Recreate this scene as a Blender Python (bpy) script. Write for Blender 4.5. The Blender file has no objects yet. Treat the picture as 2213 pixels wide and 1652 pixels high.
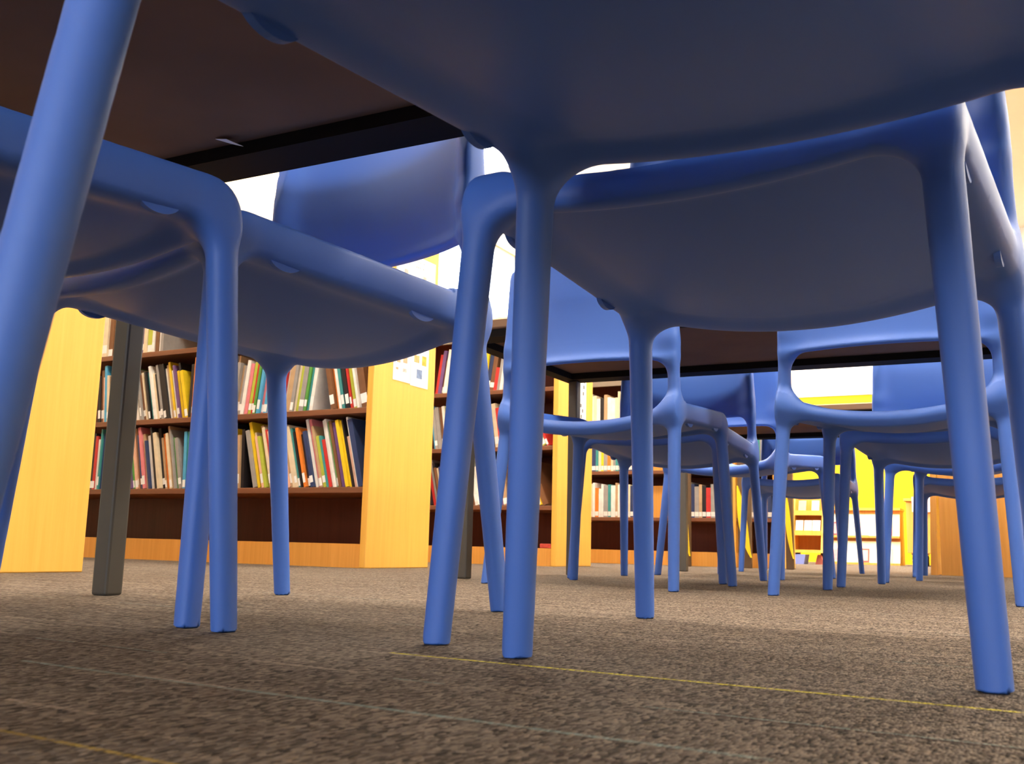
import bpy, bmesh, math, random
import numpy as np
from mathutils import Matrix, Vector

SC = bpy.context.scene
COL = SC.collection
PI = math.pi
rnd = random.Random(7)

# ------------------------------------------------------------------ camera
FPX, PITCH, ROLL, HEAD, CAMH = 2164.0, math.radians(9.34), math.radians(1.41), math.radians(27.84), 0.0891
fw = np.array([-math.sin(HEAD)*math.cos(PITCH), math.cos(HEAD)*math.cos(PITCH), math.sin(PITCH)])
rt = np.array([math.cos(HEAD), math.sin(HEAD), 0.0])
up = np.cross(rt, fw)
cr, sr = math.cos(ROLL), math.sin(ROLL)
rt2 = cr*rt + sr*up
up2 = -sr*rt + cr*up
cam_d = bpy.data.cameras.new('camera')
cam = bpy.data.objects.new('camera', cam_d)
COL.objects.link(cam)
cam_d.sensor_width = 36.0
cam_d.lens = 36.0*FPX/2213.0
cam_d.clip_start = 0.02
cam_d.dof.use_dof = True
cam_d.dof.focus_distance = 1.5
cam_d.dof.aperture_fstop = 22.0
cam.matrix_world = Matrix(((rt2[0], up2[0], -fw[0], 0), (rt2[1], up2[1], -fw[1], 0), (rt2[2], up2[2], -fw[2], CAMH), (0, 0, 0, 1)))
SC.camera = cam

# ------------------------------------------------------------------ world, exposure
W = bpy.data.worlds.new('daylight')
SC.world = W
W.use_nodes = True
bg = W.node_tree.nodes['Background']
bg.inputs[0].default_value = (0.82, 0.91, 1.0, 1)
bg.inputs[1].default_value = 9.0
SC.view_settings.view_transform = 'Standard'
SC.view_settings.look = 'None'
SC.view_settings.gamma = 1.0
SC.view_settings.use_curve_mapping = False
SC.view_settings.exposure = 0.0
PANEL_L = 47.0            # radiance of the ceiling light diffusers
LAMP_COL = (1.0, 0.92, 0.79)

# room extents
X0, X1, Y0, Y1, ZC = -5.2, 5.6, -5.0, 12.0, 3.7

# ------------------------------------------------------------------ helpers
def link(o, parent=None):
    COL.objects.link(o)
    if parent is not None:
        o.parent = parent
    return o

def empty(name, loc=(0, 0, 0), rz=0.0):
    o = bpy.data.objects.new(name, None)
    o.empty_display_size = 0.1
    o.location = loc
    o.rotation_euler = (0, 0, rz)
    return link(o)

def tag(o, label, cat, group=None):
    o['label'] = label
    o['category'] = cat
    if group:
        o['group'] = group
    return o

class MB:
    """collects shapes into one mesh"""
    def __init__(self):
        self.bm = bmesh.new()
    def box(self, x0, x1, y0, y1, z0, z1, bev=0.0, M=None):
        bm = self.bm
        v = [bm.verts.new((x, y, z)) for z in (z0, z1) for y in (y0, y1) for x in (x0, x1)]
        fs = [(0, 2, 3, 1), (4, 5, 7, 6), (0, 1, 5, 4), (2, 6, 7, 3), (0, 4, 6, 2), (1, 3, 7, 5)]
        f = [bm.faces.new([v[i] for i in q]) for q in fs]
        if bev > 0:
            ed = list({e for a in f for e in a.edges})
            r = bmesh.ops.bevel(bm, geom=ed, offset=bev, segments=2, affect='EDGES', profile=0.5)
            v = list({w for a in r['faces'] for w in a.verts} | {w for w in v if w.is_valid})
        if M is not None:
            bmesh.ops.transform(bm, matrix=M, verts=v)
        return v
    def prism(self, pts, d0, d1, axis='y', M=None):
        """closed outline extruded along an axis"""
        bm = self.bm
        def P(p, d):
            if axis == 'y':
                return (p[0], d, p[1])
            if axis == 'x':
                return (d, p[0], p[1])
            return (p[0], p[1], d)
        a = [bm.verts.new(P(p, d0)) for p in pts]
        b = [bm.verts.new(P(p, d1)) for p in pts]
        n = len(pts)
        bm.faces.new(a)
        bm.faces.new(b[::-1])
        for i in range(n):
            bm.faces.new((a[i], b[i], b[(i+1) % n], a[(i+1) % n]))
        if M is not None:
            bmesh.ops.transform(bm, matrix=M, verts=a+b)
        return a+b
    def cyl(self, p, q, r0, r1=None, n=16):
        bm = self.bm
        r1 = r0 if r1 is None else r1
        p, q = Vector(p), Vector(q)
        d = (q-p).normalized()
        u = d.orthogonal().normalized()
        w = d.cross(u)
        A = [bm.verts.new(p+r0*(math.cos(2*PI*i/n)*u+math.sin(2*PI*i/n)*w)) for i in range(n)]
        B = [bm.verts.new(q+r1*(math.cos(2*PI*i/n)*u+math.sin(2*PI*i/n)*w)) for i in range(n)]
        bm.faces.new(A[::-1])
        bm.faces.new(B)
        for i in range(n):
            bm.faces.new((A[i], A[(i+1) % n], B[(i+1) % n], B[i]))
        return A+B
    def quad(self, pts):
        return self.bm.faces.new([self.bm.verts.new(p) for p in pts])
    def mesh(self, name, mat, smooth=False):
        bmesh.ops.recalc_face_normals(self.bm, faces=self.bm.faces[:])
        me = bpy.data.meshes.new(name)
        self.bm.to_mesh(me)
        self.bm.free()
        for m in (mat if isinstance(mat, (list, tuple)) else [mat]):
            me.materials.append(m)
        if smooth:
            for p in me.polygons:
                p.use_smooth = True
        return me
    def obj(self, name, mat, parent=None, smooth=False):
        return link(bpy.data.objects.new(name, self.mesh(name, mat, smooth)), parent)

def structure(o):
    o['kind'] = 'structure'
    return o

# ------------------------------------------------------------------ materials
def new_mat(name):
    m = bpy.data.materials.new(name)
    m.use_nodes = True
    nt = m.node_tree
    return m, nt, nt.nodes['Principled BSDF']

def plain(name, col, rough=0.6, spec=0.4, metal=0.0, var=0.0, scale=12.0):
    m, nt, b = new_mat(name)
    b.inputs['Roughness'].default_value = rough
    b.inputs['Specular IOR Level'].default_value = spec
    b.inputs['Metallic'].default_value = metal
    if var > 0:
        tc = nt.nodes.new('ShaderNodeTexCoord')
        nz = nt.nodes.new('ShaderNodeTexNoise')
        nz.inputs['Scale'].default_value = scale
        nz.inputs['Detail'].default_value = 3
        nt.links.new(tc.outputs['Object'], nz.inputs['Vector'])
        mx = nt.nodes.new('ShaderNodeMix')
        mx.data_type = 'RGBA'
        mx.inputs['A'].default_value = tuple(c*(1-var) for c in col)+(1,)
        mx.inputs['B'].default_value = tuple(min(1, c*(1+var)) for c in col)+(1,)
        nt.links.new(nz.outputs['Fac'], mx.inputs['Factor'])
        nt.links.new(mx.outputs['Result'], b.inputs['Base Color'])
    else:
        b.inputs['Base Color'].default_value = tuple(col)+(1,)
    return m

def emitter(name, col, strength):
    m, nt, b = new_mat(name)
    b.inputs['Base Color'].default_value = tuple(col)+(1,)
    b.inputs['Emission Color'].default_value = tuple(col)+(1,)
    b.inputs['Emission Strength'].default_value = strength
    return m

def wood(name, c0, c1, rough=0.42, scale=(60, 60, 2.2), spec=0.4):
    m, nt, b = new_mat(name)
    tc = nt.nodes.new('ShaderNodeTexCoord')
    mp = nt.nodes.new('ShaderNodeMapping')
    mp.inputs['Scale'].default_value = scale
    nz = nt.nodes.new('ShaderNodeTexNoise')
    nz.inputs['Scale'].default_value = 1.0
    nz.inputs['Detail'].default_value = 5
    nz.inputs['Roughness'].default_value = 0.6
    nz.inputs['Distortion'].default_value = 0.6
    rp = nt.nodes.new('ShaderNodeValToRGB')
    rp.color_ramp.elements[0].position = 0.3
    rp.color_ramp.elements[1].position = 0.7
    rp.color_ramp.elements[0].color = tuple(c0)+(1,)
    rp.color_ramp.elements[1].color = tuple(c1)+(1,)
    nt.links.new(tc.outputs['Object'], mp.inputs['Vector'])
    nt.links.new(mp.outputs['Vector'], nz.inputs['Vector'])
    nt.links.new(nz.outputs['Fac'], rp.inputs['Fac'])
    nt.links.new(rp.outputs['Color'], b.inputs['Base Color'])
    b.inputs['Roughness'].default_value = rough
    b.inputs['Specular IOR Level'].default_value = spec
    return m

def chair_plastic():
    m, nt, b = new_mat('blue polypropylene')
    b.inputs['Base Color'].default_value = (0.054, 0.146, 0.52, 1)
    b.inputs['Roughness'].default_value = 0.50
    b.inputs['Specular IOR Level'].default_value = 0.40
    tc = nt.nodes.new('ShaderNodeTexCoord')
    nz = nt.nodes.new('ShaderNodeTexNoise')
    nz.inputs['Scale'].default_value = 900
    nt.links.new(tc.outputs['Object'], nz.inputs['Vector'])
    bp = nt.nodes.new('ShaderNodeBump')
    bp.inputs['Strength'].default_value = 0.04
    bp.inputs['Distance'].default_value = 0.0004
    nt.links.new(nz.outputs['Fac'], bp.inputs['Height'])
    nt.links.new(bp.outputs['Normal'], b.inputs['Normal'])
    return m

def carpet_mat():
    m, nt, b = new_mat('streaked loop carpet')
    N, L = nt.nodes.new, nt.links.new
    tc = N('ShaderNodeTexCoord')
    def mapping(scale, rot=0.0):
        mp = N('ShaderNodeMapping')
        mp.inputs['Scale'].default_value = scale
        mp.inputs['Rotation'].default_value = (0, 0, rot)
        L(tc.outputs['Object'], mp.inputs['Vector'])
        return mp.outputs['Vector']
    def math_(op, a, bb=None, clamp=False):
        n = N('ShaderNodeMath')
        n.operation = op
        n.use_clamp = clamp
        for i, v in enumerate((a, bb)):
            if v is None:
                continue
            if isinstance(v, (int, float)):
                n.inputs[i].default_value = v
            else:
                L(v, n.inputs[i])
        return n.outputs[0]
    def mix(fac, a, bb):
        n = N('ShaderNodeMix')
        n.data_type = 'RGBA'
        for k, v in (('Factor', fac), ('A', a), ('B', bb)):
            if isinstance(v, (int, float)):
                n.inputs[k].default_value = v
            elif isinstance(v, tuple):
                n.inputs[k].default_value = v+(1,)
            else:
                L(v, n.inputs[k])
        return n.outputs['Result']
    # loops
    vo = N('ShaderNodeTexVoronoi')
    vo.inputs['Scale'].default_value = 1.0
    L(mapping((460, 170, 250)), vo.inputs['Vector'])
    fine = N('ShaderNodeTexNoise')
    fine.inputs['Scale'].default_value = 420
    fine.inputs['Detail'].default_value = 2
    L(tc.outputs['Object'], fine.inputs['Vector'])
    # streaks along x
    st = N('ShaderNodeTexNoise')
    st.inputs['Scale'].default_value = 1.0
    st.inputs['Detail'].default_value = 4
    st.inputs['Roughness'].default_value = 0.65
    L(mapping((3.0, 70, 1), math.radians(-3)), st.inputs['Vector'])
    ramp = N('ShaderNodeValToRGB')
    el = ramp.color_ramp.elements
    el[0].position, el[0].color = 0.28, (0.100, 0.074, 0.057, 1)
    el[1].position, el[1].color = 0.72, (0.176, 0.134, 0.100, 1)
    e = el.new(0.5)
    e.color = (0.138, 0.106, 0.081, 1)
    L(st.outputs['Fac'], ramp.inputs['Fac'])
    sep = N('ShaderNodeSeparateColor')
    L(vo.outputs['Color'], sep.inputs[0])
    spk = math_('ADD', math_('MULTIPLY', sep.outputs[0], 1.5), 0.25)
    hsv = N('ShaderNodeHueSaturation')
    L(ramp.outputs['Color'], hsv.inputs['Color'])
    L(spk, hsv.inputs['Value'])
    col = hsv.outputs['Color']
    # thin coloured yarn lines running along x, broken into dashes
    sx = N('ShaderNodeSeparateXYZ')
    wob = N('ShaderNodeTexNoise')
    wob.inputs['Scale'].default_value = 2.0
    L(mapping((1, 0.2, 1)), wob.inputs['Vector'])
    L(mapping((1, 1, 1), math.radians(3.8)), sx.inputs[0])
    yy = math_('ADD', sx.outputs[1], math_('MULTIPLY', wob.outputs['Fac'], 0.012))
    def yarn(y0, width, colr, period, seed, thr, col, xmin=None):
        t = math_('SUBTRACT', yy, y0)
        if period:
            t = math_('SUBTRACT', math_('FRACT', math_('ADD', math_('DIVIDE', t, period), 0.5)), 0.5)
            t = math_('MULTIPLY', t, period)
        a = math_('LESS_THAN', math_('ABSOLUTE', t), width)
        dn = N('ShaderNodeTexNoise')
        dn.inputs['Scale'].default_value = 1.0
        mp = N('ShaderNodeMapping')
        mp.inputs['Scale'].default_value = (5.0, 1.1, 1)
        mp.inputs['Location'].default_value = (seed*3.7, seed, 0)
        L(tc.outputs['Object'], mp.inputs['Vector'])
        L(mp.outputs['Vector'], dn.inputs['Vector'])
        d = math_('GREATER_THAN', dn.outputs['Fac'], thr)
        k = math_('MULTIPLY', math_('MULTIPLY', a, d), math_('ADD', math_('MULTIPLY', sep.outputs[1], 0.8), 0.12), True)
        if xmin is not None:
            k = math_('MULTIPLY', k, math_('GREATER_THAN', sx.outputs[0], xmin))
        return mix(k, col, colr)
    col = yarn(0.686, 0.0030, (0.75, 0.62, 0.06), 0, 1, 0.28, col, -0.53)
    col = yarn(0.295, 0.0020, (0.42, 0.28, 0.06), 0, 2, 0.50, col)
    col = yarn(0.457, 0.0028, (0.22, 0.27, 0.24), 0, 3, 0.50, col)
    col = yarn(0.560, 0.0018, (0.20, 0.24, 0.21), 0.37, 4, 0.56, col)
    col = yarn(0.410, 0.0030, (0.055, 0.035, 0.028), 0.145, 5, 0.46, col)
    col = yarn(0.350, 0.0025, (0.34, 0.26, 0.20), 0.11, 6, 0.56, col)
    L(col, b.inputs['Base Color'])
    b.inputs['Roughness'].default_value = 0.95
    b.inputs['Specular IOR Level'].default_value = 0.1
    h = math_('ADD', math_('MULTIPLY', vo.outputs['Distance'], -1.0), math_('MULTIPLY', fine.outputs['Fac'], 0.5))
    bp = N('ShaderNodeBump')
    bp.inputs['Strength'].default_value = 0.9
    bp.inputs['Distance'].default_value = 0.003
    L(h, bp.inputs['Height'])
    L(bp.outputs['Normal'], b.inputs['Normal'])
    return m

def glass_mat():
    m, nt, b = new_mat('window glass')
    nt.nodes.remove(b)
    out = nt.nodes['Material Output']
    tr = nt.nodes.new('ShaderNodeBsdfTransparent')
    gl = nt.nodes.new('ShaderNodeBsdfGlossy')
    gl.inputs['Roughness'].default_value = 0.02
    mx = nt.nodes.new('ShaderNodeMixShader')
    mx.inputs[0].default_value = 0.06
    nt.links.new(tr.outputs[0], mx.inputs[1])
    nt.links.new(gl.outputs[0], mx.inputs[2])
    nt.links.new(mx.outputs[0], out.inputs[0])
    return m

M_CHAIR = chair_plastic()
M_MAPLE = wood('maple laminate', (0.76, 0.385, 0.060), (0.83, 0.445, 0.080))
M_OAK = wood('orange oak', (0.62, 0.27, 0.045), (0.74, 0.34, 0.07))
M_SHELF = wood('dark brown shelf wood', (0.16, 0.060, 0.028), (0.24, 0.095, 0.045), scale=(2.2, 40, 40))
M_RECESS = wood('red brown back board', (0.13, 0.034, 0.018), (0.17, 0.048, 0.025))
M_TABLEBOT = plain('brown particle board', (0.20, 0.115, 0.068), 0.85, 0.12, var=0.2, scale=6)
M_BLACK = plain('black steel frame', (0.010, 0.008, 0.007), 0.75, 0.12)
M_TLEG = plain('grey brown painted leg', (0.075, 0.068, 0.058), 0.5, 0.4, var=0.12)
M_LAM = plain('table top laminate', (0.55, 0.36, 0.16), 0.4, 0.4, var=0.06)
M_WHITE = plain('white paint', (0.82, 0.80, 0.74), 0.8, 0.2, var=0.02)
M_CREAM = plain('cream wall paint', (0.62, 0.52, 0.35), 0.8, 0.2, var=0.03)
M_YELLOW = plain('bright yellow wall paint', (0.88, 0.49, 0.004), 0.7, 0.3, var=0.02)
M_CEIL = plain('ceiling tile', (0.80, 0.74, 0.62), 0.9, 0.1, var=0.02)
M_PAPER = plain('white paper', (0.85, 0.84, 0.80), 0.8, 0.2)
M_PAGES = plain('book pages', (0.78, 0.71, 0.58), 0.9, 0.1, var=0.08, scale=80)
M_INK = plain('grey print', (0.16, 0.15, 0.15), 0.8, 0.1)
M_DIFF = emitter('light diffuser', LAMP_COL, PANEL_L)
M_CHROME = plain('chrome', (0.8, 0.8, 0.8), 0.15, 0.5, 1.0)
M_RUBBER = plain('black rubber', (0.015, 0.015, 0.015), 0.7, 0.3)
M_POST = plain('brown laminated board', (0.11, 0.065, 0.032), 0.5, 0.4, var=0.1)
M_YPANEL = plain('yellow lacquer', (0.90, 0.62, 0.01), 0.4, 0.5)
M_CREAMB = plain('cream board', (0.86, 0.74, 0.46), 0.6, 0.3)
M_BIN = plain('blue bin plastic', (0.19, 0.23, 0.52), 0.5, 0.4)
M_GLASS = glass_mat()

# ------------------------------------------------------------------ room shell
def portal(parent, loc, rot, sx, sy):
    ld = bpy.data.lights.new('window_portal', 'AREA')
    ld.shape = 'RECTANGLE'
    ld.size, ld.size_y = sx, sy
    ld.cycles.is_portal = True
    lo = bpy.data.objects.new('window_portal', ld)
    lo.location, lo.rotation_euler = loc, rot
    link(lo, parent)

def room():
    m = MB(); m.box(X0, X1, Y0, Y1, -0.06, 0.0)
    structure(m.obj('floor', carpet_mat()))
    m = MB(); m.box(X0-.1, X1+.1, Y0-.1, Y1+.1, ZC, ZC+.1)
    structure(m.obj('ceiling', M_CEIL))
    m = MB(); m.box(X1, X1+.1, Y0, Y1, 0, ZC)
    structure(m.obj('wall_right', M_CREAM))
    # front wall, behind the camera, with a wide window band
    wa, wb, fz0, fz1 = -3.6, 3.6, 0.75, 2.7
    m = MB()
    m.box(X0, wa, Y0-.1, Y0, 0, ZC); m.box(wb, X1, Y0-.1, Y0, 0, ZC)
    m.box(wa, wb, Y0-.1, Y0, 0, fz0); m.box(wa, wb, Y0-.1, Y0, fz1, ZC)
    structure(m.obj('wall_front', M_OAK))
    fr = MB()
    for x in (wa, -1.225, 1.175, wb-.05):
        fr.box(x, x+.05, Y0-.08, Y0-.02, fz0, fz1)
    fr.box(wa, wb, Y0-.085, Y0-.015, fz0, fz0+.05); fr.box(wa, wb, Y0-.085, Y0-.015, fz1-.05, fz1)
    f = structure(fr.obj('window_3', M_WHITE))
    pn = MB(); pn.box(wa+.05, wb-.05, Y0-.052, Y0-.048, fz0+.05, fz1-.05)
    pn.obj('pane', M_GLASS, f)
    portal(f, ((wa+wb)/2, Y0-.11, (fz0+fz1)/2), (PI/2, 0, 0), wb-wa, fz1-fz0)
    m = MB(); m.box(X0, X1, Y1, Y1+.1, 0, 1.92)
    structure(m.obj('wall_back', M_YELLOW))
    m = MB(); m.box(X0, X1, Y1-.02, Y1+.1, 1.92, ZC)
    structure(m.obj('trim_1', M_WHITE))
    # left wall with tall windows
    wins = [(5.95, 7.8), (7.9, 11.4)]
    zb, zt = 0.9, 3.40
    m = MB()
    edges = [Y0]+[v for w in wins for v in w]+[Y1]
    for i in range(0, len(edges), 2):
        m.box(X0-.12, X0, edges[i], edges[i+1], 0, ZC)
    for a, b in wins:
        m.box(X0-.12, X0, a, b, 0, zb)
        m.box(X0-.12, X0, a, b, zt, ZC)
    structure(m.obj('wall_left', M_CREAM))
    for i, (a, b) in enumerate(wins):
        fr = MB()
        for y in (a, b-.05):
            fr.box(X0-.09, X0-.03, y, y+.05, zb, zt)
        for z in (zb, zt-.05):
            fr.box(X0-.09, X0-.03, a+.05, b-.05, z, z+.05)
        f = structure(fr.obj('window_%d' % (i+1), M_WHITE))
        pn = MB(); pn.box(X0-.065, X0-.060, a+.05, b-.05, zb+.05, zt-.05)
        pn.obj('pane', M_GLASS, f)
        portal(f, (X0-.13, (a+b)/2, (zb+zt)/2), (0, -PI/2, 0), zt-zb, b-a)
room()

# ceiling lights
def ceiling_lights():
    proto = None
    xs = [-3.6, -1.2, 1.2, 3.6]
    ys = [1.4, 3.8, 6.2, 8.6, 10.8]
    words = {-3.6: 'leftmost', -1.2: 'left middle', 1.2: 'right middle', 3.6: 'rightmost'}
    yw = {1.4: 'over the nearest table', 3.8: 'over the middle table', 6.2: 'past the last table', 8.6: 'over the display stands', 10.8: 'beside the yellow wall'}
    for y in ys:
        for x in xs:
            if x == -3.6 and y == 8.6:
                continue
            if proto is None:
                o = empty('ceiling_light')
                m = MB()
                m.box(-.63, .63, -.33, -.30, -.03, 0); m.box(-.63, .63, .30, .33, -.03, 0)
                m.box(-.63, -.60, -.30, .30, -.03, 0); m.box(.60, .63, -.30, .30, -.03, 0)
                m.obj('frame', M_WHITE, o)
                m = MB(); m.box(-.60, .60, -.30, .30, -.018, -.004)
                m.obj('diffuser', M_DIFF, o)
                proto = o
            else:
                o = proto.copy(); link(o)
                for c in proto.children:
                    k = c.copy(); link(k, o)
            o.location = (x, y, ZC)
            tag(o, 'lit white ceiling panel %s, in the %s row' % (yw[y], words[x]), 'ceiling light', 'ceiling light panels')
    # big round lamp seen over the bookcases
    o = empty('round_ceiling_light', (-3.95, 7.05, ZC))
    m = MB(); m.cyl((0, 0, -.02), (0, 0, 0), 1.06, n=64); m.obj('rim', M_WHITE, o)
    m = MB(); m.cyl((0, 0, -.034), (0, 0, -.021), 1.0, n=64); m.obj('diffuser', M_DIFF, o)
    tag(o, 'large round glowing ceiling light above the bookcases by the windows', 'ceiling light')
    o = empty('strip_light', (-5.08, 9.5, ZC))
    m = MB(); m.box(-.08, .08, -1.6, 1.6, -.02, 0); m.obj('housing', M_WHITE, o)
    m = MB(); m.box(-.07, .07, -1.58, 1.58, -.045, -.021); m.obj('diffuser', M_DIFF, o)
    tag(o, 'long thin strip light on the ceiling above the far window', 'ceiling light')
ceiling_lights()

# ------------------------------------------------------------------ the blue chair (one smooth moulded form, split into its parts)
def smin(a, b, k):
    h = np.maximum(k-np.abs(a-b), 0)/k
    return np.minimum(a, b)-h*h*k*0.25

def cone(x, y, z, a, b, ra, rb):
    ax, ay, az = a
    bx, by, bz = b[0]-ax, b[1]-ay, b[2]-az
    L2 = bx*bx+by*by+bz*bz
    t = np.clip(((x-ax)*bx+(y-ay)*by+(z-az)*bz)/L2, 0, 1)
    dx, dy, dz = x-ax-t*bx, y-ay-t*by, z-az-t*bz
    return np.sqrt(dx*dx+dy*dy+dz*dz)-(ra+(rb-ra)*t)

FOOT_F, FOOT_R = (0.2305, 0.245, 0.0), (0.238, -0.245, 0.0)
TOP_F, TOP_R = (0.2085, 0.222, 0.425), (0.221, -0.187, 0.405)
MID_R, END_R = (0.2185, -0.186, 0.58), (0.2115, -0.180, 0.76)
def chair_field(x, y, z):
    x = np.abs(x)
    t = np.clip((y+0.187)/0.409, 0, 1)                 # 0 at the rear, 1 at the front
    xw = 0.219+(0.2075-0.219)*t
    q = np.clip(x/xw, 0, 1.2)**2
    # side rims, taller than wide
    zc0 = 0.4095+(0.4375-0.4095)*t
    f = cone(x, y, zc0+(z-zc0)*0.82, (0.2075, 0.222, 0.4375), (0.220, -0.187, 0.4095), 0.0185, 0.0180)
    # legs and the posts above the seat
    f = smin(f, cone(x, y, z, TOP_F, FOOT_F, 0.0172, 0.0137), 0.036)
    f = smin(f, cone(x, y, z, TOP_R, FOOT_R, 0.0168, 0.0137), 0.026)
    f = smin(f, cone(x, y, z, TOP_R, MID_R, 0.0168, 0.0150), 0.030)
    f = smin(f, cone(x, y, z, MID_R, END_R, 0.0150, 0.0100), 0.02)
    # front and rear lips, sagging towards the middle
    zf = 0.427-0.020*(1-q)
    s = np.sqrt((y-0.2235)**2+(z-zf)**2)-0.0155
    s = np.maximum(s, x-0.2075)
    zr = 0.409-0.034*(1-q)
    s2 = np.sqrt((y+0.187)**2*0.8+(z-zr)**2)-0.0165
    s2 = np.maximum(s2, x-0.219)
    # dished seat panel
    edge = 0.410+0.021*t
    sag = 0.034+(0.018-0.034)*t+0.020*np.sin(PI*t)
    zd = edge-sag*(1-q)
    slope = 2*sag*np.clip(x, 0, .25)/0.213**2
    d = (np.abs(z-zd)-0.0065)/np.sqrt(1+slope*slope)
    d = np.maximum(np.maximum(d, x-xw), np.maximum(y-0.2235, -0.187-y))
    lips = smin(smin(d, s, 0.018), s2, 0.018)
    f = smin(f, lips, 0.040)
    # back rest
    bow = 1-np.clip(x/0.212, 0, 1.2)**2
    prof = 1.15*np.clip(z-0.60, -0.08, 0.09)**2+0.17*np.maximum(z-0.69, 0)+1.3*np.clip(0.60-z, 0, 0.08)**2
    yb = MID_R[1]+0.006*np.clip((z-0.58)/0.18, 0, 1)-0.036*bow-prof*np.clip(0.25+0.75*bow, 0, 1)
    sl = 2*0.036*np.clip(x, 0, .25)/0.208**2
    lip = 0.0065+0.004*np.exp(-((z-0.533)/0.012)**2)
    db = (np.abs(y-yb)-lip)/np.sqrt(1+sl*sl)
    zc_, hz, hx, rr = 0.6565, 0.1275, 0.2240, 0.022
    ex, ez = x-hx+rr, np.abs(z-zc_)-hz+rr
    d2 = np.sqrt(np.maximum(ex, 0)**2+np.maximum(ez, 0)**2)+np.minimum(np.maximum(ex, ez), 0)-rr
    db = -smin(-db, -d2, 0.008)
    f = smin(f, db, 0.042)
    # clean outer faces: sides, front of the legs, top of the rims, rear of the rear legs
    zz = np.clip(z, 0, 0.8)
    xo = (0.2515-0.031*np.minimum(zz, 0.405))-0.049*np.maximum(zz-0.405, 0)+((0.2442-0.2515)-0.011*zz)*t
    f = -smin(-f, -(x-xo), 0.014)
    yf = 0.2588-0.043*zz
    zt = 0.4325+0.0275*t+np.maximum(0, -0.135-y)*8.0
    cap = -smin(-(y-yf), -(z-zt), 0.055)
    f = -smin(-f, -cap, 0.008)
    return np.maximum(f, -z)

def surface_nets(F, org, h):
    S = F < 0
    nx, ny, nz = F.shape
    c = np.zeros((nx-1, ny-1, nz-1), np.int8)
    offs = [(i, j, k) for i in (0, 1) for j in (0, 1) for k in (0, 1)]
    for i, j, k in offs:
        c += S[i:nx-1+i, j:ny-1+j, k:nz-1+k]
    act = np.argwhere((c > 0) & (c < 8))
    val = {o: F[act[:, 0]+o[0], act[:, 1]+o[1], act[:, 2]+o[2]].astype(np.float64) for o in offs}
    acc = np.zeros((len(act), 3)); cnt = np.zeros(len(act))
    for o in offs:
        for ax in range(3):
            if o[ax]:
                continue
            p = list(o); p[ax] = 1
            a, b = val[o], val[tuple(p)]
            m = (a < 0) != (b < 0)
            t = np.where(m, a/np.where(m, a-b, 1), 0)
            pt = np.tile(np.array(o, float), (len(act), 1))
            pt[:, ax] += t
            acc[m] += pt[m]; cnt[m] += 1
    V = org+h*(act+acc/cnt[:, None])
    idx = np.full(c.shape, -1, np.int64)
    idx[act[:, 0], act[:, 1], act[:, 2]] = np.arange(len(act))
    Q = []
    for ax in range(3):
        b1, b2 = (ax+1) % 3, (ax+2) % 3
        sl0 = [slice(1, -1)]*3; sl1 = [slice(1, -1)]*3
        sl0[ax] = slice(0, -1); sl1[ax] = slice(1, None)
        A, B = S[tuple(sl0)], S[tuple(sl1)]
        for flip, mask in ((False, A & ~B), (True, ~A & B)):
            e = np.argwhere(mask)
            e[:, b1] += 1; e[:, b2] += 1
            def cell(d1, d2):
                g = e.copy(); g[:, b1] -= d1; g[:, b2] -= d2
                return idx[g[:, 0], g[:, 1], g[:, 2]]
            quad = np.stack([cell(1, 1), cell(0, 1), cell(0, 0), cell(1, 0)], 1)
            Q.append(quad[:, ::-1] if flip else quad)
    return V, np.concatenate(Q)

def chair_meshes():
    h = 0.0045
    xs = np.arange(0, 58)*h
    ys = -0.345+np.arange(0, 142)*h
    zs = -0.0093+np.arange(0, 180)*h
    X, Y, Z = np.meshgrid(xs.astype(np.float32), ys.astype(np.float32), zs.astype(np.float32), indexing='ij')
    F = chair_field(X, Y, Z)
    F = np.concatenate([F[:0:-1], F], 0)
    V, Q = surface_nets(F, np.array([-xs[-1], ys[0], zs[0]]), h)
    def grad(P, e=0.0007):
        g = np.zeros_like(P)
        for i in range(3):
            d = np.zeros(3); d[i] = e
            A, B = P+d, P-d
            g[:, i] = (chair_field(A[:, 0], A[:, 1], A[:, 2])-chair_field(B[:, 0], B[:, 1], B[:, 2]))/(2*e)
        return g
    for _ in range(3):
        f = chair_field(V[:, 0], V[:, 1], V[:, 2])
        g = grad(V)
        st = -f/np.maximum((g*g).sum(1), 0.2)
        V = V+np.clip(st, -h*.5, h*.5)[:, None]*g
    V[:, 2] = np.maximum(V[:, 2], 0)
    g = grad(V)
    Nn = g/np.maximum(np.linalg.norm(g, axis=1), 1e-9)[:, None]
    C = V[Q].mean(1)
    kind = np.zeros(len(Q), int)                       # 0 seat
    leg = (C[:, 2] < 0.365) & (np.abs(C[:, 0]) > 0.17)
    kind[leg] = 2+(C[leg, 0] > 0)+2*(C[leg, 1] < 0)    # 2..5 legs
    kind[(C[:, 2] > 0.462) & (C[:, 1] < -0.1)] = 1     # back rest
    out = []
    for k, nm in enumerate(('seat', 'backrest', 'leg', 'leg', 'leg', 'leg')):
        q = Q[kind == k]
        u, inv = np.unique(q, return_inverse=True)
        me = bpy.data.meshes.new('chair_'+nm)
        me.from_pydata(V[u].tolist(), [], inv.reshape(q.shape).tolist())
        me.materials.append(M_CHAIR)
        me.polygons.foreach_set('use_smooth', [True]*len(me.polygons))
        me.normals_split_custom_set_from_vertices([tuple(n) for n in Nn[u]])
        me.update()
        out.append((nm, me))
    return out

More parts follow.
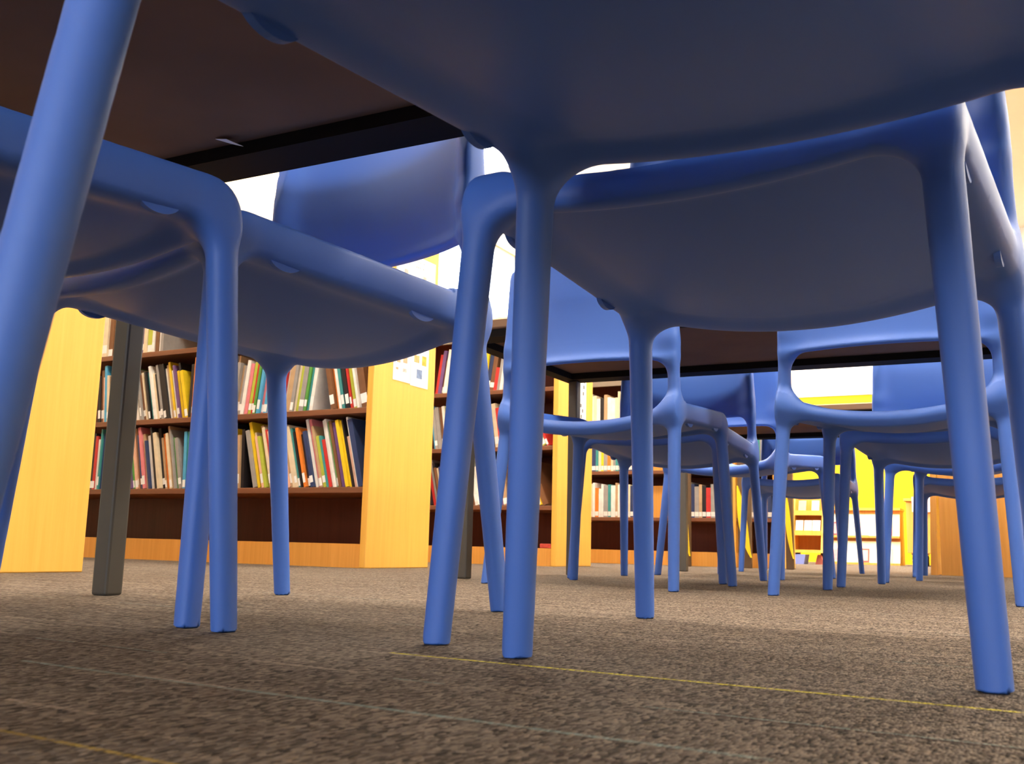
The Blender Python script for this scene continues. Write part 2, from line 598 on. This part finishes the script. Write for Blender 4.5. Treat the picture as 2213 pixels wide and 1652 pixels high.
def nub_mesh():
    m = MB()
    pts = [(0.024*math.cos(a), -0.015*math.sin(a)) for a in np.linspace(0, PI, 15)]
    pts = [(0.026, 0.012)]+pts+[(-0.026, 0.012)]
    m.prism(pts, -0.0032, 0.0032, 'x')
    return m.mesh('stacking_nub', M_CHAIR)

CH_PARTS = chair_meshes()
NUB = nub_mesh()
CHAIRS = [
 (-0.1650, 0.4940, -0.0400, 'blue plastic chair nearest the camera, dark seat underside filling the upper right'),
 (-0.2485, 1.0267, 3.0860, 'blue chair facing the nearest one, its seat underside just below and right of centre'),
 (-0.9708, 0.5462, -0.1244, 'blue chair cut off by the left edge, tucked under the brown table'),
 (-0.9500, 1.0552, 2.9448, 'blue chair with pale lit backrest, left of centre before the notice-covered bookcase end'),
 (-0.9572, 2.3984, -0.0084, 'blue chair seen from behind at the middle table, left one of two'),
 (-1.0300, 3.0300, 3.1712, 'shaded blue chair facing us across the middle table, behind the left chair back'),
 (-0.2690, 2.4199, -0.0301, 'blue chair seen from behind at the middle table, right one of two'),
 (-0.2500, 3.1560, 3.0408, 'dark blue chair facing us across the middle table, behind the right chair back'),
 (-0.9720, 3.7350, -0.1821, 'pale lit blue chair with splayed left leg, before the small bookshelves'),
 (-1.0250, 4.9550, 3.1416, 'blue chair beyond the last table, left of the yellow wall'),
 (-0.2120, 3.8150, -0.1000, 'blue chair with pale curved seat edge, before the yellow wall and wooden desk'),
 (-0.2700, 4.9950, 3.1416, 'dark blue chair deepest on the right, beyond the last table'),
]
def chairs():
    proto = None
    for x, y, a, lab in CHAIRS:
        if proto is None:
            o = empty('stacking_chair')
            for nm, me in CH_PARTS:
                link(bpy.data.objects.new(nm, me), o)
            for sx in (-1, 1):
                for yy, zz in ((0.140, 0.4130), (-0.085, 0.3975)):
                    n = bpy.data.objects.new('stacking_nub', NUB)
                    n.location = (sx*(0.2185-0.02*yy), yy, zz)
                    link(n, o)
            proto = o
        else:
            o = proto.copy(); link(o)
            for c in proto.children:
                k = c.copy(); link(k, o)
        o.location = (x, y, 0)
        o.rotation_euler = (0, 0, a)
        tag(o, lab, 'chair', 'blue stacking chairs around the tables')
chairs()

# ------------------------------------------------------------------ tables
def table(cx, cy, a, L, Wd, label, tagpos=None):
    o = empty('library_table', (cx, cy, 0), a)
    hx, hy = L/2, Wd/2
    m = MB(); m.box(-hx, hx, -hy, hy, 0.68, 0.708, 0.004)
    top = m.obj('tabletop', [M_TABLEBOT, M_LAM], o)
    for p in top.data.polygons:
        if p.normal.z > 0.3:
            p.material_index = 1
    m = MB()
    w, ins, we = 0.078, 0.012, 0.045
    for s in (-1, 1):
        m.box(-hx+ins, hx-ins, *sorted((s*(hy-ins), s*(hy-ins-w))), 0.659, 0.6795)
        m.box(*sorted((s*(hx-ins), s*(hx-ins-we))), -hy+ins+w, hy-ins-w, 0.659, 0.6795)
    m.obj('frame', M_BLACK, o)
    for sx in (-1, 1):
        for sy in (-1, 1):
            m = MB()
            lx, ly = sx*(hx-.05), sy*(hy-.05)
            m.box(lx-.0165, lx+.0165, ly-.0165, ly+.0165, 0.0, 0.6585, 0.004)
            leg = m.obj('leg', M_TLEG, o)
    if tagpos:
        m = MB()
        m.quad([(tagpos[0]+dx, tagpos[1]+dy, 0.6785-dz) for dx, dy, dz in ((-.022, -.008, 0), (.0, -.008, .004), (.018, .009, .012), (-.006, .008, .004))])
        t = m.obj('torn_label', M_PAPER, o)
        t['label'] = 'torn white label stuck under the table top'
        sm = t.modifiers.new('s', 'SOLIDIFY'); sm.thickness = 0.0006
    tag(o, label, 'table')
    return o
table(-0.570, 0.7875, 0, 1.53, 0.745, 'near table with brown underside and black frame, above the closest chairs', (-0.468, 0.262))
table(-0.690, 2.765, 0, 1.53, 0.82, 'middle table with black frame, between the two chair backs seen from behind')
table(-0.690, 4.690, 0, 1.53, 0.84, 'last table, mostly hidden behind the middle table and its chairs')

# ------------------------------------------------------------------ bookcases
PHI = math.radians(-1.4)
def bookcase(x, y, L, label, depth=0.39, hgt=1.25, panel_h=1.345, nsh=4, pw=0.028):
    o = empty('bookcase', (x, y, 0), PHI)
    m = MB(); m.box(-pw, 0, -.012, depth, 0, panel_h, 0.003)
    m.obj('end_panel', M_MAPLE, o)
    m = MB(); m.box(-L, -L+pw, -.012, depth, 0, panel_h, 0.003)
    m.obj('end_panel', M_MAPLE, o)
    m = MB(); m.box(-L+pw, -pw, depth-.02, depth-.004, 0.0, hgt-.03)
    m.obj('back_panel', M_RECESS, o)
    m = MB(); m.box(-L+pw, -pw, 0.0, depth-.02, 0.0, 0.085)
    m.obj('kick_board', M_OAK, o)
    for i in range(nsh):
        z = 0.29+0.292*i
        if z > hgt-.2:
            break
        m = MB(); m.box(-L+pw, -pw, 0.0, depth-.02, z-.022, z, 0.002)
        m.obj('shelf', M_SHELF, o)
    m = MB(); m.box(-L+pw, -pw, -.008, depth, hgt-.03, hgt, 0.002)
    m.obj('top_board', M_MAPLE, o)
    m = MB(); m.box(-L+pw, -pw, 0.002, 0.02, hgt-.115, hgt-.03)
    m.obj('header_board', plain('taupe header', (0.24, 0.19, 0.14), 0.6), o)
    tag(o, label, 'bookcase', 'bookcases in the row on the left')
    return o
R1 = bookcase(-2.142, 1.372, 2.6, 'low bookcase at the left edge, plain yellow end panel filling the side')
R2 = bookcase(-2.135, 2.972, 2.5, 'low bookcase of picture books with notices pinned on its yellow end panel')
R3 = bookcase(-2.06, 4.405, 2.6, 'low bookcase behind the crossing blue legs, one white sheet on its end panel')
R4 = bookcase(-1.36, 5.95, 3.4, 'low bookcase of small spines further back, behind the middle table')
R5 = bookcase(-1.75, 7.30, 3.0, 'most distant low bookcase, seen between thin blue chair legs')

m = MB(); m.box(-.275, -.250, -.012, .37, 0, 1.25, .003)
m.obj('upright', M_MAPLE, R4)

def at(case, lx, ly, z=0.0):
    c, s = math.cos(PHI), math.sin(PHI)
    return (case.location.x+c*lx-s*ly, case.location.y+s*lx+c*ly, z)

# ------------------------------------------------------------------ books
PALETTE = {
 'white': (0.80, 0.77, 0.70), 'cream': (0.74, 0.62, 0.42), 'red': (0.55, 0.035, 0.03), 'pink': (0.72, 0.22, 0.24),
 'orange': (0.78, 0.22, 0.03), 'yellow': (0.85, 0.58, 0.02), 'lime green': (0.45, 0.50, 0.06), 'green': (0.10, 0.32, 0.06),
 'teal': (0.05, 0.28, 0.27), 'sky blue': (0.08, 0.38, 0.62), 'navy blue': (0.03, 0.05, 0.13), 'purple': (0.16, 0.08, 0.22),
 'brown': (0.20, 0.09, 0.04), 'black': (0.018, 0.016, 0.018), 'grey': (0.32, 0.30, 0.28), 'tan': (0.50, 0.33, 0.18), 'peach': (0.80, 0.47, 0.32)}
BMAT = {}
def book_mat(c):
    if c not in BMAT:
        m = plain('%s book cover' % c, PALETTE[c], 0.45, 0.4, var=0.22, scale=28)
        BMAT[c] = m
    return BMAT[c]
ORD = ['first', 'second', 'third', 'fourth', 'fifth', 'sixth', 'seventh', 'eighth', 'ninth', 'tenth', 'eleventh', 'twelfth', 'thirteenth', 'fourteenth', 'fifteenth', 'sixteenth', 'seventeenth', 'eighteenth', 'nineteenth']
TENS = {2: 'twent', 3: 'thirt', 4: 'fort', 5: 'fift', 6: 'sixt', 7: 'sevent', 8: 'eight', 9: 'ninet', 10: 'hundred'}
def ordinal(n):
    if n <= 19:
        return ORD[n-1]
    t, u = divmod(n, 10)
    if t == 10:
        return 'hundredth' if u == 0 else 'hundred and '+ORD[u-1]
    return TENS[t]+('ieth' if u == 0 else 'y-'+ORD[u-1])

def book_parts(t, h, d, lab):
    """cover (spine at -y), page block, spine label; lower right corner at the origin, thickness towards -x"""
    c = 0.0016
    m = MB()
    m.box(-t, -t+c, 0, d, 0, h); m.box(-c, 0, 0, d, 0, h); m.box(-t+c, -c, 0, c, 0, h)
    cover = m
    m = MB(); m.box(-t+c, -c, c, d-.004, 0.002, h-.003)
    pages = m
    m = None
    if lab:
        m = MB(); m.box(-t+.0003, -.0003, -.0006, -.0001, 0.006+0.012*(lab > .03), 0.010+lab)
    return cover, pages, m

def place_book(case, pos, z, col, t, h, d, lean, y, label, group):
    cv, pg, lb = book_parts(t, h, d, rnd.choice((0, 0, 0.026, 0.034, 0.045)))
    o = cv.obj('picture_book', book_mat(col))
    p = pg.obj('pages', M_PAGES, o)
    if lb:
        lb.obj('spine_label', M_PAPER, o)
    # lean turns the book about its bottom edge along y; the lowest corner stays on the shelf
    if lean >= 0:      # top leans left (-x): pivot is the left bottom edge
        R = Matrix.Translation((-t*math.cos(lean), 0, 0)) @ Matrix.Rotation(-lean, 4, 'Y') @ Matrix.Translation((t, 0, 0))
    else:
        R = Matrix.Rotation(-lean, 4, 'Y')
    o.matrix_world = Matrix.Translation(Vector(at(case, pos, y, z+0.0006))) @ Matrix.Rotation(PHI, 4, 'Z') @ R
    tag(o, label, 'book', group)

def fill(case, x_start, x_end, z, seq, leans, name, group, tmin, tmax, hmin, hmax, where='the yellow end'):
    """books from the right end towards the left"""
    x, n = x_start, 0
    cols = list(PALETTE)
    wts = [10, 6, 5, 3, 3, 3, 2, 3, 3, 3, 6, 3, 7, 10, 6, 4, 2]
    prev = 0.0
    while x > x_end:
        u = (x_start-x)/(x_start-x_end)
        if n < len(seq):
            col, t, h = seq[n]
        else:
            col = rnd.choices(cols, wts)[0]
            t, h = rnd.uniform(tmin, tmax), rnd.uniform(hmin, hmax)
        lean = 0.0
        for a, b, l in leans:
            if a <= u < b:
                lean = math.radians(l)
        h = min(h, (0.262-t*abs(math.sin(lean)))/math.cos(lean))
        if lean < prev:                     # the one before leans over this one: leave room at the top
            x -= 0.268*(math.tan(prev)-math.tan(lean))
        w = t/math.cos(lean)+0.0012
        n += 1
        d = rnd.uniform(0.19, 0.235)
        tilt = 'leaning' if abs(lean) > math.radians(5) else 'upright'
        place_book(case, x-(t*math.sin(lean)*math.tan(lean) if lean > 0 else 0), z, col, t, h, d, lean, 0.012+rnd.uniform(0, .02),
                   '%s %s book, %s from %s on the %s' % (tilt, col, ordinal(n), where, name), group)
        x -= w
        prev = lean
    return n

s1 = [('navy blue', .022, .258), ('white', .008, .272), ('peach', .014, .195), ('black', .006, .26), ('yellow', .008, .255), ('yellow', .014, .258), ('purple', .020, .25), ('brown', .012, .258),
      ('green', .010, .255), ('white', .010, .265), ('white', .010, .262), ('red', .012, .185), ('teal', .010, .2), ('lime green', .014, .2), ('tan', .010, .24), ('pink', .012, .285), ('white', .012, .29), ('navy blue', .016, .22),
      ('black', .014, .21), ('orange', .012, .235), ('red', .008, .235), ('black', .010, .22), ('teal', .010, .235), ('cream', .012, .245), ('cream', .012, .25)]
s2 = [('brown', .030, .235), ('white', .010, .255), ('orange', .008, .25), ('lime green', .014, .25), ('red', .008, .22), ('black', .016, .2), ('red', .009, .24), ('teal', .013, .245), ('white', .012, .25), ('orange', .012, .25),
      ('brown', .02, .24), ('white', .016, .25), ('teal', .012, .25), ('green', .012, .25), ('grey', .022, .25), ('lime green', .014, .255), ('cream', .010, .25), ('grey', .014, .25), ('tan', .024, .24), ('white', .018, .25), ('red', .012, .25)]
LAB = 'picture books in the bookcase with notices'
fill(R2, -0.045, -1.52, 0.29, s1, [(0, .36, 15), (.36, .62, 3), (.62, .86, 13), (.86, 1.1, 0)], 'lower notice-bookcase shelf', LAB, .008, .017, .20, .27)
fill(R2, -0.045, -1.52, 0.582, s2, [(0, .10, 13), (.10, .50, -7), (.50, .62, 0), (.62, .86, 15), (.86, 1.1, 6)], 'second notice-bookcase shelf', LAB, .008, .017, .20, .255)
fill(R2, -1.15, -1.56, 0.874, [('grey', .016, .235), ('white', .014, .25), ('brown', .02, .22), ('white', .014, .24), ('lime green', .03, .25), ('cream', .02, .25), ('purple', .022, .24), ('orange', .03, .245)],
     [(0, 1.1, 1)], 'third notice-bookcase shelf', LAB, .012, .03, .22, .255, 'the right')
LAB3 = 'picture books behind the crossing blue legs'
fill(R3, -0.06, -0.74, 0.29, [('brown', .03, .23), ('yellow', .014, .2), ('yellow', .012, .19), ('white', .010, .18)], [(0, .2, 24), (.2, .5, 10), (.5, 1.1, 13)], 'lower shelf behind the crossed legs', LAB3, .012, .026, .19, .25, 'the right')
fill(R3, -0.06, -0.74, 0.582, [('red', .012, .18), ('lime green', .02, .17), ('white', .012, .18)], [(0, .25, 26), (.25, 1.1, 9)], 'second shelf behind the crossed legs', LAB3, .012, .026, .19, .24, 'the right')
fill(R3, -0.30, -0.74, 0.874, [('white', .016, .2), ('grey', .016, .2), ('red', .02, .12)], [(0, 1.1, -8)], 'third shelf behind the crossed legs', LAB3, .012, .026, .18, .24, 'the right')

# the far shelves: a great many tiny spines, one object
def far_books():
    m = MB()
    mats, slot = [], {}
    def put(case, x, z, t, h, col):
        if col not in slot:
            slot[col] = len(mats); mats.append(book_mat(col))
        M = Matrix.Translation(Vector(at(case, x, 0.012, z+.0006))) @ Matrix.Rotation(PHI, 4, 'Z')
        n0 = len(m.bm.faces)
        m.box(-t, 0, 0, .16, 0, h, 0, M)
        m.bm.faces.ensure_lookup_table()
        for f in m.bm.faces[n0:]:
            f.material_index = slot[col]
        if 'white' not in slot:
            slot['white'] = len(mats); mats.append(book_mat('white'))
        n0 = len(m.bm.faces)
        m.box(-t+.001, -.001, -.0008, -.0002, 0.008, 0.035, 0, M)
        m.bm.faces.ensure_lookup_table()
        for f in m.bm.faces[n0:]:
            f.material_index = slot['white']
    cols = ['white', 'cream', 'grey', 'tan', 'brown', 'red', 'navy blue', 'black', 'teal', 'orange', 'yellow']
    wts = [8, 5, 6, 4, 3, 3, 2, 2, 2, 1, 1]
    for case, x0, x1 in ((R4, -0.04, -1.42), (R5, -0.04, -0.7)):
        for i in range(3):
            x = x0
            while x > x1:
                t, h = rnd.uniform(.014, .03), rnd.uniform(.18, .225)
                if case is R4 and (-0.83 < x < -0.66 or -0.285 < x < -0.215):
                    x -= t
                    continue
                put(case, x, 0.29+.292*i, t, h, rnd.choices(cols, wts)[0])
                x -= t+.001
    o = m.obj('small_books', mats)
    o['kind'] = 'stuff'
    tag(o, 'rows of small pale spines on the distant low shelves', 'books')
far_books()

# a wood book end block in the gap of the distant shelf
for i in range(2):
    m = MB(); m.box(-.05, .05, 0, .02, 0, .20, .002)
    o = m.obj('shelf_divider', M_OAK)
    o.location = at(R4, -0.762, 0.08, 0.2906+.292*i); o.rotation_euler = (0, 0, PHI)
    tag(o, 'orange wood divider in the gap on the %s shelf of the distant bookcase' % ('lowest', 'second')[i], 'divider', 'wood dividers')
# little red and white box on the kick board shelf
m = MB(); m.box(-.03, .03, 0, .03, 0, .022, .003)
o = m.obj('small_box', plain('red and white box', (0.55, 0.08, 0.06), 0.5, var=0.5, scale=60))
o.location = at(R3, -0.095, 0.06, 0.0855)
tag(o, 'small red and white box lying below the books behind the crossed legs', 'box')

# ------------------------------------------------------------------ notices on the end panels
def sheet(case, y0, y1, z0, z1, thick, name):
    """flat sheet on an end panel (faces +x)"""
    m = MB(); m.box(0.0008, 0.0008+thick, y0, y1, z0, z1)
    o = m.obj(name, M_PAPER)
    o.location = at(case, 0, 0, 0); o.rotation_euler = (0, 0, PHI)
    return o
def patch(o, name, y0, y1, z0, z1, x, mat):
    m = MB(); m.box(x, x+.0004, y0, y1, z0, z1)
    return m.obj(name, mat, o)
def pic(name, c):
    return plain(name, c, 0.6, 0.3, var=0.5, scale=60)
# call number sign near the top
o = sheet(R2, 0.095, 0.350, 1.118, 1.207, 0.010, 'shelf_sign')
tag(o, 'white call number sign near the top of the yellow end panel', 'sign')
for row, z in enumerate((1.182, 1.160)):
    for y0, n in ((.118, 5), (.215, 5)):
        m = MB()
        for k in range(n):
            if k == 3:
                continue
            yy = y0+k*.012
            m.box(.0110, .0113, yy, yy+.002, z, z+.009); m.box(.0110, .0113, yy+.003, yy+.006, z+.0035, z+.0055)
        m.obj('lettering', M_INK, o)
for y0 in (.135, .262):
    patch(o, 'picture', y0, y0+.026, 1.122, 1.138, .0110, pic('grey print picture', (0.4, 0.38, 0.36)))
# two taped picture notices
o = sheet(R2, 0.103, 0.215, 0.700, 0.88, 0.0006, 'notice')
tag(o, 'left sheet of the two white picture notices taped on the yellow end panel', 'notice', 'notices')
patch(o, 'picture', .125, .147, .770, .812, .0016, pic('flesh picture', (0.55, 0.36, 0.2)))
patch(o, 'picture', .165, .192, .774, .812, .0016, pic('salmon picture', (0.65, 0.33, 0.2)))
patch(o, 'picture', .120, .135, .742, .750, .0016, pic('small brown picture', (0.42, 0.26, 0.14)))
patch(o, 'picture', .165, .190, .738, .752, .0016, pic('small grey picture', (0.5, 0.48, 0.42)))
patch(o, 'picture', .165, .197, .845, .868, .0016, pic('dark picture', (0.2, 0.12, 0.07)))
m = MB()
for k in range(5):
    m.box(.0016, .0019, .112+k*.008, .115+k*.008, .835, .847)
m.obj('lettering', M_INK, o)
o = sheet(R2, 0.217, 0.338, 0.695, 0.89, 0.0006, 'notice')
tag(o, 'right sheet of the two white picture notices, with a blue square', 'notice', 'notices')
patch(o, 'picture', .258, .295, .728, .764, .0016, pic('blue picture', (0.16, 0.22, 0.36)))
patch(o, 'picture', .238, .273, .790, .818, .0016, pic('orange picture', (0.66, 0.34, 0.14)))
patch(o, 'picture', .292, .322, .784, .822, .0016, pic('yellow picture', (0.55, 0.38, 0.05)))
patch(o, 'picture', .285, .322, .868, .888, .0016, pic('olive picture', (0.25, 0.24, 0.12)))
patch(o, 'picture', .262, .285, .846, .856, .0016, pic('dark print', (0.25, 0.25, 0.28)))
o = sheet(R3, 0.200, 0.305, 0.70, 0.985, 0.0006, 'notice')
tag(o, 'tall white notice with small black drawings on the second bookcase end', 'notice', 'notices')
for k, (yy, zz) in enumerate(((.268, .90), (.262, .865), (.235, .80), (.275, .93), (.24, .745), (.255, .775))):
    patch(o, 'drawing', yy, yy+.014, zz, zz+.018, .0016, M_INK)

# ------------------------------------------------------------------ upright posts with bowed yellow panels
def post(x0, x1, y, label, hh=0.9, z0=0.06, z1=0.47):
    o = empty('panel_post', ((x0+x1)/2, y, 0))
    w = (x1-x0)/2
    m = MB(); m.box(-w, w, -.015, .015, 0, hh, .003)
    m.obj('board', M_POST, o)
    m = MB()
    n = 15
    L_, R_ = [], []
    for i in range(n):
        t = i/(n-1)
        z = z1+(z0-z1)*t
        xl = -w+w*2.0*t**3.2
        wd = w*1.25*math.sin(PI*min(max(t, .02), .98))**0.8
        L_.append((xl, z)); R_.append((xl+wd, z))
    m.prism(L_+R_[::-1], -.034, -.0155, 'y')
    q = m.obj('bowed_panel', M_YPANEL, o)
    q['label'] = 'curved yellow panel'
    tag(o, label, 'post', 'brown posts with yellow panels')
post(-1.876, -1.826, 5.75, 'brown upright post with a yellow lens panel, nearest of three before the far shelves')
post(-1.556, -1.481, 5.80, 'brown upright post with a yellow curved panel, middle one of three')
post(-1.285, -1.242, 5.80, 'brown upright post with a yellow curved panel, beside the orange display stand')

# ------------------------------------------------------------------ far end: display stand, cream display, cabinet, desk
def display_stand():
    x0, x1, y = -1.96, -1.70, 9.05
    o = empty('display_stand', ((x0+x1)/2, y, 0))
    w = (x1-x0)/2
    for s in (-1, 1):
        m = MB()
        pts = [(0.0, 0.10), (0.30, 0.10), (0.30, 0.62), (0.16, 0.62)]
        m.prism(pts, s*w-.012, s*w+.012, 'x')
        m.obj('side_panel', M_MAPLE, o)
    m = MB(); m.box(-w+.012, w-.012, .27, .29, .10, .60); m.obj('back_panel', M_OAK, o)
    m = MB(); m.box(-w+.012, w-.012, .01, .27, .10, .125); m.obj('base_board', M_MAPLE, o)
    for z, yy in ((.262, .04), (.44, .11)):
        m = MB()
        m.box(-w+.012, w-.012, yy, .27, z-.012, z); m.box(-w+.012, w-.012, yy-.012, yy, z-.012, z+.03)
        m.obj('shelf', M_MAPLE, o)
    for s in (-1, 1):
        m = MB(); m.box(s*w-.03-.02*(s > 0), s*w+.03-.0*(s > 0), .20, .24, 0, .10); m.obj('foot', M_POST, o)
    tag(o, 'small orange wood display stand with slanted sides, before the yellow wall', 'display stand')
    spots = [(-.075, .06, .2625, 'peach'), (.0, .06, .2625, 'cream'), (.072, .06, .2625, 'white'), (-.06, .13, .4405, 'tan'), (.055, .13, .4405, 'peach')]
    for k, (dx, dy, z, c) in enumerate(spots):
        m = MB(); m.box(-.033, .033, 0, .008, 0, .125)
        b = m.obj('picture_book', book_mat(c))
        b.location = (o.location.x+dx, y+dy, z+.0035); b.rotation_euler = (-.35, 0, 0)
        tag(b, '%s book facing out on the %s ledge of the orange display stand, %s' % (c, 'lower' if k < 3 else 'upper', ('left', 'middle', 'right', 'left', 'right')[k]), 'book', 'books facing out on display')
    m = MB()
    m.prism([(-.075, 0), (.065, 0), (.08, .085), (-.085, .085)], -.09, .09, 'y')
    b = m.obj('storage_bin', M_BIN)
    b.location = (-1.925, 9.155, 0.0)
    tag(b, 'low blue bin on the carpet under the orange display stand', 'bin')
    m = MB(); m.prism([(-.03, 0), (.05, 0), (.015, .085), (-.01, .085)], -.03, .03, 'y')
    b = m.obj('paper_bag', plain('pink bag', (0.72, 0.22, 0.18), 0.6))
    b.location = (-1.752, 9.2, 0)
    tag(b, 'pink paper bag on the carpet right of the blue bin', 'bag')
display_stand()

def cream_display():
    x0, x1, y = -1.90, -1.20, 10.2
    o = empty('display_cabinet', ((x0+x1)/2, y, 0))
    w = (x1-x0)/2
    m = MB(); m.box(-w, w, .10, .40, 0, .52); m.obj('body', M_OAK, o)
    m = MB(); m.box(-w-.01, w+.01, .06, .42, .52, .545); m.obj('top_board', M_MAPLE, o)
    for z0, z1, y0, y1 in ((.02, .225, .0, .07), (.275, .485, .03, .10)):
        m = MB()
        m.prism([(y0, z0), (y0+.012, z0), (y1+.012, z1), (y1, z1)], -w, w, 'x')
        m.obj('slanted_panel', M_CREAMB, o)
        m = MB(); m.box(-w, w, y0-.012, .10, z0-.02, z0); m.obj('ledge', M_OAK, o)
    tag(o, 'low cream display cabinet with two slanted tiers, below the yellow wall', 'display cabinet')
    k = 0
    for z0, y0, zs in ((.0205, -.003, 'lower'), (.2755, .027, 'upper')):
        for dx, c, wd in ((-.22, 'pink', .09), (.02, 'peach', .085), (.235, 'cream' if zs == 'lower' else 'grey', .08)):
            m = MB(); m.box(-wd/2-.008, wd/2+.008, 0, .004, .03, .165); fr = m.obj('picture_book', book_mat('red' if k % 2 else 'peach'))
            m = MB(); m.box(-wd/2+.004, wd/2-.004, -.0012, -.0002, .045, .150); m.obj('cover_picture', book_mat(c), fr)
            fr.location = (o.location.x+dx, y+y0-.0105, z0-.024); fr.rotation_euler = (-.325, 0, 0)
            tag(fr, 'small framed-looking book on the %s tier of the cream display, %s' % (zs, ('left', 'middle', 'right')[k % 3]), 'book', 'books facing out on display')
            k += 1
cream_display()

def far_cabinet():
    o = empty('rolling_cabinet', (-0.98, 10.1, 0))
    m = MB(); m.box(-.14, .40, 0, .4, .12, .60, .004); m.obj('body', M_OAK, o)
    m = MB(); m.box(-.16, .42, -.02, .42, .60, .625, .003); m.obj('top_board', M_MAPLE, o)
    for x in (-.09, .0, .34):
        for y in (.05, .33):
            m = MB(); m.cyl((x-.012, y, .05), (x+.012, y, .05), .05, n=20); c = m.obj('caster', M_RUBBER, o)
            m = MB(); m.cyl((x-.016, y, .05), (x+.016, y, .05), .022, n=14); m.box(x-.02, x+.02, y-.02, y+.02, .101, .1195); m.obj('hub', M_CHROME, c)
    tag(o, 'wood cabinet on chrome casters behind the desk end, a white sheet on its front', 'cabinet')
    m = MB(); m.box(-.085, .10, -.024, -.0215, .50, .64)
    b = m.obj('paper_sheet', plain('white printed sheet', (0.72, 0.70, 0.70), 0.7, var=0.25, scale=18))
    b.location = (-0.98, 10.1, 0)
    tag(b, 'white printed sheet hanging from the cabinet top left of the desk', 'paper')
far_cabinet()

def desk():
    o = empty('desk', (-0.505, 5.5, 0))
    m = MB(); m.prism([(0, 0), (.03, 0), (.05, .70), (.02, .70)], 0, .60, 'y'); m.obj('side_panel', M_OAK, o)
    m = MB(); m.box(.05, 1.40, .01, .03, 0, .70); m.obj('front_panel', M_OAK, o)
    m = MB(); m.box(1.40, 1.43, 0, .60, 0, .70); m.obj('side_panel', M_OAK, o)
    m = MB(); m.box(-.02, 1.45, -.03, .63, .70, .73, .004); m.obj('desktop', M_MAPLE, o)
    tag(o, 'orange wood service desk at the right, behind the last chairs', 'desk')
desk()
